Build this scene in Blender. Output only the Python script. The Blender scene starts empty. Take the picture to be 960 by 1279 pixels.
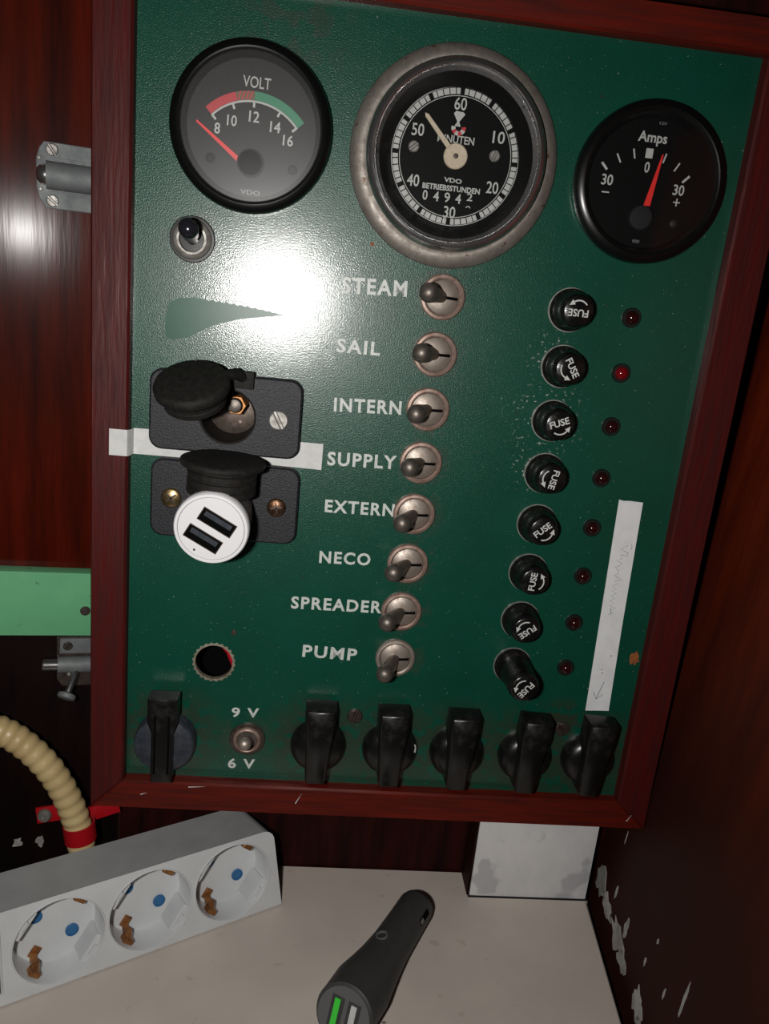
import bpy, bmesh, math, random
from mathutils import Matrix, Vector
random.seed(7)
SC = bpy.context.scene
COL = SC.collection
K = 0.001                      # every builder below works in millimetres
PI = math.pi

# ------------------------------------------------------------------ camera, flash, world
cam_d = bpy.data.cameras.new('camera'); cam = bpy.data.objects.new('camera', cam_d); COL.objects.link(cam)
CM = [[0.99286, -0.077465, -0.090704], [-0.066881, 0.268101, -0.961066], [0.098767, 0.960271, 0.261006]]
CC = (-18.684, -324.988, 64.588)
cam.matrix_world = Matrix(((CM[0][0], CM[0][1], CM[0][2], CC[0]*K), (CM[1][0], CM[1][1], CM[1][2], CC[1]*K),
                           (CM[2][0], CM[2][1], CM[2][2], CC[2]*K), (0, 0, 0, 1)))
cam_d.sensor_fit = 'AUTO'; cam_d.sensor_width = 36; cam_d.lens = 27.49
cam_d.clip_start = 0.01; cam_d.clip_end = 20
SC.camera = cam
# the camera's built-in flash, a small lamp 42 mm to the left of the lens
fl = bpy.data.lights.new('flash', 'AREA'); fl.shape = 'RECTANGLE'; fl.size = 0.016; fl.size_y = 0.010
fl.energy = 1.0; fl.color = (1.0, 0.97, 0.93)
flo = bpy.data.objects.new('flash', fl); COL.objects.link(flo)
flo.location = (-0.0609, -0.325, 0.0586)
flo.rotation_euler = Vector((0.05, 1.0, -0.24)).to_track_quat('-Z', 'Y').to_euler()
W = bpy.data.worlds.new('world'); SC.world = W; W.use_nodes = True
W.node_tree.nodes['Background'].inputs[0].default_value = (0.9, 0.85, 0.8, 1)
W.node_tree.nodes['Background'].inputs[1].default_value = 0.010
SC.view_settings.view_transform = 'Standard'; SC.view_settings.look = 'None'
SC.view_settings.exposure = 0.0; SC.view_settings.gamma = 1.0; SC.view_settings.use_curve_mapping = False

# ------------------------------------------------------------------ materials
def rgb(r, g, b):
    f = lambda c: (c/255/12.92) if c/255 <= 0.04045 else ((c/255+0.055)/1.055)**2.4
    return (f(r), f(g), f(b), 1)
def mat(name, c1, c2=None, scale=60, rough=0.5, metal=0.0, bump=0.0, bscale=800, coat=0.0, coat_rough=0.1,
        stretch=(1, 1, 1), spec=0.5, lo=0.35, hi=0.65, rough2=None, coat_bump=None, emit=None, detail=4, bdist=0.0003):
    m = bpy.data.materials.new(name); m.use_nodes = True
    nt = m.node_tree; N = nt.nodes; L = nt.links; p = N['Principled BSDF']
    tc = N.new('ShaderNodeTexCoord'); mp = N.new('ShaderNodeMapping'); mp.inputs['Scale'].default_value = stretch
    L.new(tc.outputs['Object'], mp.inputs[0])
    p.inputs['Base Color'].default_value = c1
    p.inputs['Roughness'].default_value = rough; p.inputs['Metallic'].default_value = metal
    p.inputs['Coat Weight'].default_value = coat; p.inputs['Coat Roughness'].default_value = coat_rough
    p.inputs['Specular IOR Level'].default_value = spec
    if c2 is not None or rough2 is not None:
        n = N.new('ShaderNodeTexNoise'); n.inputs['Scale'].default_value = scale; n.inputs['Detail'].default_value = detail
        n.inputs['Roughness'].default_value = 0.65
        L.new(mp.outputs[0], n.inputs['Vector'])
        r = N.new('ShaderNodeMapRange'); r.inputs['From Min'].default_value = lo; r.inputs['From Max'].default_value = hi
        L.new(n.outputs[0], r.inputs['Value'])
        if c2 is not None:
            mx = N.new('ShaderNodeMix'); mx.data_type = 'RGBA'; mx.inputs[6].default_value = c1; mx.inputs[7].default_value = c2
            L.new(r.outputs[0], mx.inputs[0]); L.new(mx.outputs[2], p.inputs['Base Color'])
        if rough2 is not None:
            r2 = N.new('ShaderNodeMapRange'); r2.inputs['To Min'].default_value = rough; r2.inputs['To Max'].default_value = rough2
            L.new(r.outputs[0], r2.inputs['Value']); L.new(r2.outputs[0], p.inputs['Roughness'])
    if bump:
        n2 = N.new('ShaderNodeTexNoise'); n2.inputs['Scale'].default_value = bscale; n2.inputs['Detail'].default_value = 3
        L.new(mp.outputs[0], n2.inputs['Vector'])
        b = N.new('ShaderNodeBump'); b.inputs['Strength'].default_value = bump; b.inputs['Distance'].default_value = bdist
        L.new(n2.outputs[0], b.inputs['Height']); L.new(b.outputs[0], p.inputs['Normal'])
        if coat and coat_bump is None: L.new(b.outputs[0], p.inputs['Coat Normal'])
        elif coat:
            b2 = N.new('ShaderNodeBump'); b2.inputs['Strength'].default_value = coat_bump; b2.inputs['Distance'].default_value = bdist
            L.new(n2.outputs[0], b2.inputs['Height']); L.new(b2.outputs[0], p.inputs['Coat Normal'])
    if emit:
        p.inputs['Emission Color'].default_value = emit; p.inputs['Emission Strength'].default_value = 1
    return m
def add_spots(m, color, scale, thresh, amount=1.0, where=None):
    """mix a second colour in as small specks (dirt, paint or rust) or one broad tone over a material"""
    nt = m.node_tree; N = nt.nodes; L = nt.links; p = N['Principled BSDF']
    tc = N.new('ShaderNodeTexCoord')
    v = N.new('ShaderNodeTexNoise'); v.inputs['Scale'].default_value = scale; v.inputs['Detail'].default_value = 3
    L.new(tc.outputs['Object'], v.inputs['Vector'])
    r = N.new('ShaderNodeMapRange'); r.inputs['From Min'].default_value = thresh; r.inputs['From Max'].default_value = thresh+0.04
    r.inputs['To Max'].default_value = amount
    L.new(v.outputs[0], r.inputs['Value'])
    fac = r.outputs[0]
    if where:                                   # (centre mm, radius mm) falloff in object space
        for_c = None
        for c, rad in where:
            d = N.new('ShaderNodeVectorMath'); d.operation = 'DISTANCE'; d.inputs[1].default_value = [x*K for x in c]
            L.new(tc.outputs['Object'], d.inputs[0])
            q = N.new('ShaderNodeMapRange'); q.inputs['From Min'].default_value = rad*0.35*K; q.inputs['From Max'].default_value = rad*K
            q.inputs['To Min'].default_value = 1; q.inputs['To Max'].default_value = 0
            L.new(d.outputs['Value'], q.inputs['Value'])
            if for_c is None: for_c = q.outputs[0]
            else:
                a = N.new('ShaderNodeMath'); a.operation = 'MAXIMUM'; L.new(for_c, a.inputs[0]); L.new(q.outputs[0], a.inputs[1]); for_c = a.outputs[0]
        a = N.new('ShaderNodeMath'); a.operation = 'MULTIPLY'; L.new(fac, a.inputs[0]); L.new(for_c, a.inputs[1]); fac = a.outputs[0]
    mx = N.new('ShaderNodeMix'); mx.data_type = 'RGBA'; mx.inputs[7].default_value = color
    bc = p.inputs['Base Color']
    if bc.is_linked: L.new(bc.links[0].from_socket, mx.inputs[6])
    else: mx.inputs[6].default_value = bc.default_value
    L.new(fac, mx.inputs[0]); L.new(mx.outputs[2], bc)
def pane(name, gloss_rough, haze, tint=0.95, ior=1.45):
    """thin clear cover: see-through, Fresnel gloss and a little dust"""
    m = bpy.data.materials.new(name); m.use_nodes = True; nt = m.node_tree; N = nt.nodes; L = nt.links
    N.remove(N['Principled BSDF']); out = N['Material Output']
    t = N.new('ShaderNodeBsdfTransparent'); t.inputs[0].default_value = (tint, tint, tint, 1)
    g = N.new('ShaderNodeBsdfGlossy'); g.inputs['Roughness'].default_value = gloss_rough
    f = N.new('ShaderNodeFresnel'); f.inputs[0].default_value = ior
    d = N.new('ShaderNodeBsdfDiffuse'); d.inputs[0].default_value = (.75, .75, .78, 1)
    m1 = N.new('ShaderNodeMixShader'); L.new(f.outputs[0], m1.inputs[0]); L.new(t.outputs[0], m1.inputs[1]); L.new(g.outputs[0], m1.inputs[2])
    m2 = N.new('ShaderNodeMixShader'); m2.inputs[0].default_value = haze; L.new(m1.outputs[0], m2.inputs[1]); L.new(d.outputs[0], m2.inputs[2])
    L.new(m2.outputs[0], out.inputs[0]); return m

M = {}
M['green'] = mat('green_enamel', (.0020, .061, .037, 1), (.0018, .052, .031, 1), scale=25, rough=.31, bump=1.0, bscale=1900, bdist=.00014, spec=.40, coat=1, coat_rough=.15, coat_bump=.35)
add_spots(M['green'], (.30, .36, .33, 1), 900, .70, .7)
add_spots(M['green'], (.02, .03, .02, 1), 260, .70, .6)
add_spots(M['green'], (.45, .46, .44, 1), 620, .62, .8, [((76, 22, 0), 20), ((74, 48, 0), 13), ((74, 2, 0), 13)])
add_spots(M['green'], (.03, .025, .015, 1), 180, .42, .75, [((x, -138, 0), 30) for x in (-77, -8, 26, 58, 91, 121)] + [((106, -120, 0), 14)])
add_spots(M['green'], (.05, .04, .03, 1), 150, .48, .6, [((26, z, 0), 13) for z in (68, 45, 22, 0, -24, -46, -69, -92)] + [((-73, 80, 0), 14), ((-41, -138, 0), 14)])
add_spots(M['green'], (.03, .04, .03, 1), 120, .5, .5, [((-40, 160, 0), 26), ((24, 76, 0), 14)])
M['green_smooth'] = mat('smooth_green_film', (.0055, .068, .043, 1), (.009, .080, .052, 1), scale=300, rough=.34, spec=.30)
M['wood'] = mat('mahogany_rail', (.075, .006, .005, 1), (.028, .003, .0025, 1), scale=60, stretch=(9, 1, 1), rough=.42, spec=.2)
M['wood_v'] = mat('mahogany_rail_upright', (.070, .0060, .0050, 1), (.040, .0042, .0036, 1), scale=45, stretch=(8, .6, 8), rough=.42, rough2=.6, bump=.5, bscale=90, bdist=.0004, spec=.24)
M['wood_h'] = mat('mahogany_rail_level', (.115, .0075, .0025, 1), (.055, .0045, .0022, 1), scale=45, stretch=(.6, 8, 8), rough=.45, rough2=.6, bump=.3, bscale=60, bdist=.0003, spec=.22)
M['wall_wood'] = mat('varnished_mahogany', (.080, .0060, .0010, 1), (.018, .0020, .0008, 1), scale=16, stretch=(6, 6, .45), rough=.5, bump=.35, bscale=45, bdist=.0005, spec=.03, coat=.10, coat_rough=.16, coat_bump=.09, lo=.3, hi=.7)
M['back_wood'] = mat('dark_back_wood', (.030, .0045, .003, 1), (.008, .002, .002, 1), scale=22, stretch=(5, 5, .6), rough=.6, bump=.25, bscale=90, bdist=.0006, spec=.1)
M['under_wood'] = mat('dark_lower_wood', (.010, .0028, .0025, 1), (.004, .002, .002, 1), scale=22, stretch=(5, 5, .6), rough=.5, bump=.25, bscale=90, bdist=.0004, spec=.12)
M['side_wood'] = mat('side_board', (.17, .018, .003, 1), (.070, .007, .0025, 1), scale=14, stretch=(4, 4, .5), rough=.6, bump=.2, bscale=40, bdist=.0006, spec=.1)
add_spots(M['side_wood'], (.024, .0070, .0042, 1), 3, .05, .95, [((145, -50, -235), 290)])  # one broad tone: the board gets darker brown towards its lower end
M['paint_white'] = mat('white_paint', (.46, .45, .43, 1), (.26, .25, .24, 1), scale=120, rough=.5, bump=.2, bscale=200)
M['shelf'] = mat('cream_paint', (.62, .55, .49, 1), (.54, .48, .43, 1), scale=14, rough=.42, bump=.15, bscale=60, bdist=.0006)
add_spots(M['shelf'], (.10, .06, .05, 1), 95, .735, .9)
add_spots(M['shelf'], (.33, .40, .36, 1), 16, .58, .45, [((105, -12, 0), 45)])
add_spots(M['shelf'], (.40, .26, .22, 1), 130, .66, .3)
M['post'] = mat('white_post_paint', (.74, .73, .73, 1), (.60, .60, .61, 1), scale=30, stretch=(1, 1, .6), rough=.5, bump=.25, bscale=130)
add_spots(M['post'], (.30, .31, .34, 1), 40, .60, .5)
M['bar_green'] = mat('pale_green_paint', (.14, .43, .21, 1), (.12, .38, .19, 1), scale=30, rough=.4, bump=.12, bscale=120)
add_spots(M['bar_green'], (.03, .05, .03, 1), 160, .72, .8)
M['black'] = mat('black_plastic', (.0035, .0035, .0035, 1), rough=.26, spec=.4)
M['black_gloss'] = mat('black_bakelite', (.005, .005, .005, 1), (.016, .014, .012, 1), scale=220, rough=.22, rough2=.45, lo=.5, hi=.75)
M['knob_black'] = mat('dusty_black_bakelite', (.005, .005, .005, 1), (.022, .019, .016, 1), scale=120, rough=.3, rough2=.55, lo=.5, hi=.8)
M['knob_side'] = mat('blue_grey_bakelite', (.016, .020, .028, 1), (.035, .042, .055, 1), scale=300, rough=.5)
M['grain_black'] = mat('grained_black_plastic', (.007, .007, .009, 1), (.022, .022, .028, 1), scale=1200, rough=.5, bump=1, bscale=1700, bdist=.0002, spec=.35)
M['rubber'] = mat('black_rubber', (.006, .0055, .005, 1), (.015, .013, .011, 1), scale=500, rough=.7, bump=.4, bscale=1500, spec=.25)
M['dial_grey'] = mat('dial_charcoal', (.016, .016, .017, 1), rough=.55, spec=.3)
M['dial_black'] = mat('dial_black', (.003, .003, .003, 1), rough=.5, spec=.12)
M['print'] = mat('white_print', (.58, .59, .57, 1), (.48, .49, .47, 1), scale=500, rough=.5)
M['print_worn'] = mat('worn_white_letters', (.58, .60, .57, 1), (.36, .42, .39, 1), scale=450, rough=.45, lo=.45, hi=.75)
M['print_dim'] = mat('dim_grey_print', (.24, .24, .25, 1), rough=.5)
M['red_print'] = mat('red_print', (.55, .035, .045, 1), rough=.5)
M['green_print'] = mat('green_print', (.035, .25, .13, 1), rough=.5)
M['mixed_print'] = mat('faded_band_print', (.16, .11, .055, 1), rough=.5)
M['needle_red'] = mat('red_needle', (.85, .03, .025, 1), rough=.5)
M['cream'] = mat('cream_needle', (.66, .57, .44, 1), (.56, .46, .33, 1), scale=600, rough=.5)
M['chrome'] = mat('worn_chrome', (.66, .66, .68, 1), (.42, .40, .38, 1), scale=120, rough=.17, rough2=.3, metal=.95)
add_spots(M['chrome'], (.12, .06, .03, 1), 190, .68, .7)
M['flange'] = mat('tarnished_flange', (.30, .27, .24, 1), (.19, .165, .145, 1), scale=260, rough=.46, rough2=.6, metal=.6, bump=.25, bscale=700)
add_spots(M['flange'], (.10, .04, .02, 1), 330, .66, .8)
M['nickel'] = mat('dull_nickel', (.42, .37, .33, 1), (.28, .23, .19, 1), scale=400, rough=.42, rough2=.55, metal=.7)
M['nickel_rim'] = mat('browned_nickel', (.34, .25, .21, 1), (.22, .14, .11, 1), scale=350, rough=.5, metal=.5)
M['lever'] = mat('dark_nickel_lever', (.20, .175, .155, 1), (.13, .11, .095, 1), scale=500, rough=.46, metal=.75)
M['lever_black'] = mat('black_metal_lever', (.012, .012, .016, 1), rough=.14, spec=.8)
M['steel'] = mat('steel', (.36, .35, .33, 1), (.22, .205, .185, 1), scale=300, rough=.45, rough2=.6, metal=.6, spec=.3)
M['steel_dark'] = mat('tarnished_steel', (.14, .11, .095, 1), (.08, .06, .05, 1), scale=400, rough=.42, metal=.8)
M['gold'] = mat('yellow_plated_screw', (.50, .38, .20, 1), (.36, .24, .10, 1), scale=900, rough=.3, metal=.95)
M['copper'] = mat('rusty_copper_screw', (.22, .12, .07, 1), (.10, .05, .03, 1), scale=900, rough=.35, metal=.9)
M['hinge'] = mat('pale_zinc', (.20, .215, .215, 1), (.14, .15, .155, 1), scale=90, rough=.6, rough2=.7, metal=.35, spec=.3)
M['dark_gap'] = mat('dark_slot', (.002, .002, .002, 1), rough=.8, spec=.05)
M['led'] = mat('dark_red_lens', (.020, .003, .003, 1), rough=.13, coat=.5, coat_rough=.05)
M['led_lit'] = mat('bright_red_lens', (.15, .003, .006, 1), rough=.13, coat=.5, coat_rough=.05)
M['led_rim'] = mat('lamp_bezel', (.008, .009, .008, 1), rough=.4)
M['tape'] = mat('white_tape', (.62, .62, .61, 1), (.54, .545, .54, 1), scale=220, rough=.6, bump=.35, bscale=500)
M['tape2'] = mat('white_label_tape', (.76, .77, .78, 1), (.68, .69, .70, 1), scale=120, rough=.5)
M['ink'] = mat('faded_pencil', (.33, .34, .38, 1), rough=.6)
M['ink_dark'] = mat('pencil', (.20, .205, .25, 1), rough=.6)
M['rust'] = mat('orange_rust', (.35, .10, .02, 1), (.16, .05, .015, 1), scale=500, rough=.8, bump=.5, bscale=900)
M['white_plastic'] = mat('white_plastic', (.74, .74, .76, 1), rough=.35)
M['grey_plastic'] = mat('grey_side_plastic', (.12, .12, .125, 1), rough=.45)
M['strip'] = mat('white_socket_plastic', (.60, .62, .63, 1), (.55, .565, .575, 1), scale=40, rough=.4)
M['strip_side'] = mat('grey_white_housing', (.44, .45, .46, 1), (.38, .39, .40, 1), scale=50, rough=.5)
M['brass'] = mat('brass_clip', (.42, .19, .06, 1), (.20, .08, .03, 1), scale=250, rough=.4, metal=.6)
M['blue'] = mat('blue_shutter', (.025, .13, .30, 1), rough=.4)
M['gun'] = mat('dark_grey_soft_plastic', (.048, .048, .047, 1), (.040, .040, .040, 1), scale=200, rough=.5, spec=.3)
M['gun2'] = mat('grey_end_face', (.105, .107, .11, 1), rough=.45)
M['gun3'] = mat('grey_emblem', (.13, .13, .135, 1), rough=.5)
M['usb_green'] = mat('green_usb_tongue', (.05, .62, .05, 1), rough=.4)
M['hose'] = mat('cream_hose', (.60, .46, .23, 1), (.50, .36, .17, 1), scale=35, rough=.4)
M['red_plastic'] = mat('red_plastic', (.40, .006, .012, 1), rough=.35)
M['wire_red'] = mat('red_cable', (.40, .01, .02, 1), rough=.4)
M['wire_grey'] = mat('grey_cable', (.25, .24, .23, 1), rough=.5)
M['edge_metal'] = mat('bare_metal_edge', (.45, .42, .34, 1), (.25, .21, .14, 1), scale=400, rough=.4, metal=.5)
M['glass_dusty'] = pane('dusty_glass', .29, .008)
M['glass'] = pane('clear_glass', .08, .001)

# ------------------------------------------------------------------ builders (local millimetres)
class MB:
    def __init__(s, T=None): s.bm = bmesh.new(); s.T = T or Matrix.Identity(4)
    def _v(s, p, T=None): return s.bm.verts.new((s.T @ (T or Matrix.Identity(4))) @ Vector(p))
    def lathe(s, prof, n=48, c=(0, 0, 0), T=None, sx=1, sy=1, cap0=True, cap1=True, wob=None):
        """profile of (radius, height) turned round local z"""
        rings = []
        for r, h in prof:
            if r <= 1e-6: rings.append([s._v((c[0], c[1], c[2]+h), T)])
            else: rings.append([s._v((c[0]+sx*r*(1+(wob(i) if wob else 0))*math.cos(2*PI*i/n), c[1]+sy*r*(1+(wob(i) if wob else 0))*math.sin(2*PI*i/n), c[2]+h), T) for i in range(n)])
        for a, b in zip(rings, rings[1:]):
            if len(a) == 1 and len(b) == 1: continue
            for i in range(n):
                j = (i+1) % n
                if len(a) == 1: s.bm.faces.new((a[0], b[i], b[j]))
                elif len(b) == 1: s.bm.faces.new((a[i], a[j], b[0]))
                else: s.bm.faces.new((a[i], a[j], b[j], b[i]))
        if cap0 and len(rings[0]) > 1: s.bm.faces.new(rings[0][::-1])
        if cap1 and len(rings[-1]) > 1: s.bm.faces.new(rings[-1])
        return s
    def ring(s, r0, r1, h0, h1, n=48, c=(0, 0, 0), bev=0):
        """closed annulus"""
        pr = [(r0, h0), (r1, h0), (r1, h1-bev), (r1-bev, h1), (r0+bev, h1), (r0, h1-bev)] if bev else [(r0, h0), (r1, h0), (r1, h1), (r0, h1)]
        return s.lathe_closed(pr, n, c)
    def lathe_closed(s, pr, n=48, c=(0, 0, 0), T=None, wob=None):
        rings = [[s._v((c[0]+r*(1+(wob(i, k) if wob else 0))*math.cos(2*PI*i/n), c[1]+r*(1+(wob(i, k) if wob else 0))*math.sin(2*PI*i/n), c[2]+h), T) for i in range(n)] for k, (r, h) in enumerate(pr)]
        for a, b in zip(rings, rings[1:]+rings[:1]):
            for i in range(n):
                j = (i+1) % n; s.bm.faces.new((a[i], a[j], b[j], b[i]))
        return s
    def prism(s, pts, z0, z1, T=None, top=None, bev=0):
        """outline extruded from z0 to z1; top = different upper outline"""
        b = [s._v((x, y, z0), T) for x, y in pts]
        if bev:
            cx = sum(p[0] for p in pts)/len(pts); cy = sum(p[1] for p in pts)/len(pts)
            m = [s._v((x, y, z1-bev), T) for x, y in (top or pts)]
            ins = inset(top or pts, bev)
            t = [s._v((x, y, z1), T) for x, y in ins]; levels = [b, m, t]
        else:
            t = [s._v((x, y, z1), T) for x, y in (top or pts)]; levels = [b, t]
        n = len(pts)
        for lo, hi in zip(levels, levels[1:]):
            for i in range(n):
                j = (i+1) % n; s.bm.faces.new((lo[i], lo[j], hi[j], hi[i]))
        s.bm.faces.new(b[::-1]); s.bm.faces.new(levels[-1]); return s
    def box(s, x0, x1, y0, y1, z0, z1, T=None, bev=0):
        bm2 = bmesh.new(); bmesh.ops.create_cube(bm2, size=1)
        for v in bm2.verts: v.co = Vector(((x0+x1)/2+v.co.x*(x1-x0), (y0+y1)/2+v.co.y*(y1-y0), (z0+z1)/2+v.co.z*(z1-z0)))
        if bev: bmesh.ops.bevel(bm2, geom=bm2.edges[:], offset=bev, segments=2, affect='EDGES', profile=.7)
        return s.merge(bm2, T)
    def merge(s, bm2, T=None):
        mp = {}
        for v in bm2.verts: mp[v] = s._v(v.co, T)
        for f in bm2.faces: s.bm.faces.new([mp[v] for v in f.verts])
        bm2.free(); return s
    def tube(s, pts, rad, n=12, T=None, cap=True, closed=False):
        """rad: number or function of index"""
        P = [Vector(p) for p in pts]; rings = []; up = None
        for i, p in enumerate(P):
            d = (P[(i+1) % len(P)]-P[i-1]) if closed else (P[min(i+1, len(P)-1)]-P[max(i-1, 0)]); d.normalize()
            if up is None:
                up = Vector((0, 0, 1)) if abs(d.z) < .9 else Vector((1, 0, 0))
            a = d.cross(up).normalized(); up = a.cross(d).normalized()
            r = rad(i) if callable(rad) else rad
            rings.append([s._v(p+a*r*math.cos(2*PI*k/n)+up*r*math.sin(2*PI*k/n), T) for k in range(n)])
        pairs = list(zip(rings, rings[1:]))+([(rings[-1], rings[0])] if closed else [])
        for a, b in pairs:
            for k in range(n): j = (k+1) % n; s.bm.faces.new((a[k], a[j], b[j], b[k]))
        if cap and not closed: s.bm.faces.new(rings[0][::-1]); s.bm.faces.new(rings[-1])
        return s
    def arc(s, r0, r1, a0, a1, z0, z1, n=24, c=(0, 0)):
        pts = [(c[0]+r1*math.cos(math.radians(a0+(a1-a0)*i/n)), c[1]+r1*math.sin(math.radians(a0+(a1-a0)*i/n))) for i in range(n+1)]
        pts += [(c[0]+r0*math.cos(math.radians(a1+(a0-a1)*i/n)), c[1]+r0*math.sin(math.radians(a1+(a0-a1)*i/n))) for i in range(n+1)]
        # strip of quads so that concave outline stays clean
        lo0 = [s._v((*p, z0)) for p in pts]; hi0 = [s._v((*p, z1)) for p in pts]; N = len(pts)
        for i in range(N): j = (i+1) % N; s.bm.faces.new((lo0[i], lo0[j], hi0[j], hi0[i]))
        for i in range(n):
            s.bm.faces.new((hi0[i], hi0[i+1], hi0[N-2-i], hi0[N-1-i])); s.bm.faces.new((lo0[i], lo0[N-1-i], lo0[N-2-i], lo0[i+1]))
        return s
    def tick(s, c, r0, r1, ang, w, z0, z1, w1=None):
        """radial bar centred on the angle"""
        a = math.radians(ang); d = Vector((math.cos(a), math.sin(a))); q = Vector((-d.y, d.x)); w1 = w if w1 is None else w1
        o = Vector(c)
        pts = [o+d*r0-q*w/2, o+d*r1-q*w1/2, o+d*r1+q*w1/2, o+d*r0+q*w/2]
        return s.prism([tuple(p) for p in pts], z0, z1)
    def build(s, name, m, parent=None, smooth=35, mats=None):
        bm = s.bm
        bmesh.ops.recalc_face_normals(bm, faces=bm.faces[:])
        for v in bm.verts: v.co *= K
        for f in bm.faces: f.smooth = True
        me = bpy.data.meshes.new(name); bm.to_mesh(me); bm.free()
        me.set_sharp_from_angle(angle=math.radians(smooth))
        me.materials.append(M[m]); o = bpy.data.objects.new(name, me); COL.objects.link(o)
        if parent: o.parent = parent
        return o
def inset(pts, d):
    n = len(pts); out = []
    area = sum(pts[i][0]*pts[(i+1) % n][1]-pts[(i+1) % n][0]*pts[i][1] for i in range(n))
    sg = 1 if area > 0 else -1
    for i in range(n):
        a = Vector(pts[i-1]); b = Vector(pts[i]); c = Vector(pts[(i+1) % n])
        e1 = (b-a).normalized(); e2 = (c-b).normalized()
        n1 = Vector((-e1.y, e1.x))*sg; n2 = Vector((-e2.y, e2.x))*sg
        bi = (n1+n2); l = bi.length
        bi = bi/l if l > 1e-6 else n1
        out.append(tuple(b+bi*d/max(.5, bi.dot(n1))))
    return out
def rrect(x0, x1, y0, y1, r, n=6):
    pts = []
    for cx, cy, a in ((x1-r, y1-r, 0), (x0+r, y1-r, 90), (x0+r, y0+r, 180), (x1-r, y0+r, 270)):
        pts += [(cx+r*math.cos(math.radians(a+90*i/n)), cy+r*math.sin(math.radians(a+90*i/n))) for i in range(n+1)]
    return pts
RX = PI/2
def tag(o, label, cat, group=None):
    o['label'] = label; o['category'] = cat
    if group: o['group'] = group
    return o
def thing(name, label, cat, loc, rot=(RX, 0, 0), group=None):
    """an Empty at the base; by default its local z looks out of the panel, x right, y up"""
    o = bpy.data.objects.new(name, None); o.empty_display_size = .01; COL.objects.link(o)
    o.location = [c*K for c in loc]; o.rotation_euler = rot
    return tag(o, label, cat, group)
def on_panel(x, z, h=0): return (x, -h, z)
def copy_tree(o, parent=None):
    c = o.copy(); COL.objects.link(c)
    if parent: c.parent = parent
    for ch in list(o.children): copy_tree(ch, c)
    return c
def text(s, name, m, parent, x, y, z, w, h, rot=0, bold=.02, th=.06, spacing=1.0, label=None):
    """flat raised print, w x h mm, centred at x, y in the parent's frame"""
    cu = bpy.data.curves.new('t', 'FONT'); cu.body = s; cu.resolution_u = 3; cu.offset = bold; cu.space_character = spacing; cu.size = 1
    to = bpy.data.objects.new('t', cu); COL.objects.link(to)
    dg = bpy.context.evaluated_depsgraph_get(); me = bpy.data.meshes.new_from_object(to.evaluated_get(dg))
    bpy.data.objects.remove(to)
    bm = bmesh.new(); bm.from_mesh(me); bpy.data.meshes.remove(me)
    xs = [v.co.x for v in bm.verts]; ys = [v.co.y for v in bm.verts]
    cx, cy = (min(xs)+max(xs))/2, (min(ys)+max(ys))/2; sx = w/(max(xs)-min(xs)); sy = h/(max(ys)-min(ys))
    a = math.radians(rot)
    for v in bm.verts:
        px, py = (v.co.x-cx)*sx, (v.co.y-cy)*sy
        v.co = Vector((x+px*math.cos(a)-py*math.sin(a), y+px*math.sin(a)+py*math.cos(a), z+th))
    r = bmesh.ops.extrude_face_region(bm, geom=bm.faces[:])
    for g in r['geom']:
        if isinstance(g, bmesh.types.BMVert): g.co.z = z-.02
    mb = MB(); mb.bm.free(); mb.bm = bm
    o = mb.build(name, m, parent)
    if label: o['label'] = label
    return o

# ------------------------------------------------------------------ setting
def quad_slab(name, pts, nrm, th, m, kind=True):
    """slab with front face pts (world mm), thickness th against the normal"""
    mb = MB(); n = Vector(nrm).normalized()
    a = [mb._v(p) for p in pts]; b = [mb._v(Vector(p)-n*th) for p in pts]; N = len(pts)
    mb.bm.faces.new(a); mb.bm.faces.new(b[::-1])
    for i in range(N): j = (i+1) % N; mb.bm.faces.new((a[i], b[i], b[j], a[j]))
    o = mb.build(name, m)
    if kind: o['kind'] = 'structure'
    return o
ZS = -238.0
A14 = math.radians(16.8); LEAN = .042; WO = Vector((-109, 36, 0)); WU = Vector((math.cos(A14), math.sin(A14), 0)); WN = Vector((math.sin(A14), -math.cos(A14), 0))
def wl(a, z): return WO+WU*a+Vector((0, 0, z))+WN*(z*LEAN-3)
quad_slab('trim_3', [wl(-160, ZS-14), wl(2, ZS-14), wl(2, -94.1), wl(-160, -94.1)], WN, 10, 'under_wood')  # lower left board, in a darker colour than the wood above the batten
quad_slab('wall_left', [wl(-160, -94), wl(2, -94), wl(2, 260), wl(-160, 260)], WN, 10, 'wall_wood')
quad_slab('wall_back', [(-108, 38.5, ZS-14), (230, 38.5, ZS-14), (230, 38.5, 320), (-108, 38.5, 320)], (0, -1, 0), 10, 'back_wood')
sx = lambda y, z: 149+(y+6)*.12+(z+238)*.09
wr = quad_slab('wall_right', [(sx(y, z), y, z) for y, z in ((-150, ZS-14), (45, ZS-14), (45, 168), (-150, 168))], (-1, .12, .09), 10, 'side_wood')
# shelf with its notch round the post
mb = MB(); mb.prism([(-175, -135), (129, -135), (144.5, 17), (146, 19.5), (80, 19.5), (80, 38), (-102, 38), (-175, 20)], ZS-12, ZS, bev=.8)
sh = mb.build('shelf', 'shelf'); sh['kind'] = 'structure'; sh.name = 'trim_1'
# post
mb = MB(); mb.box(80.4, 144.6, 20, 38, ZS, -120, bev=.8); po = mb.build('trim_2', 'post'); po['kind'] = 'structure'
mb = MB(); mb.box(79.0, 80.3, 20.6, 38, ZS, -120); e = mb.build('edge_strip', 'back_wood', po)
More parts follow.
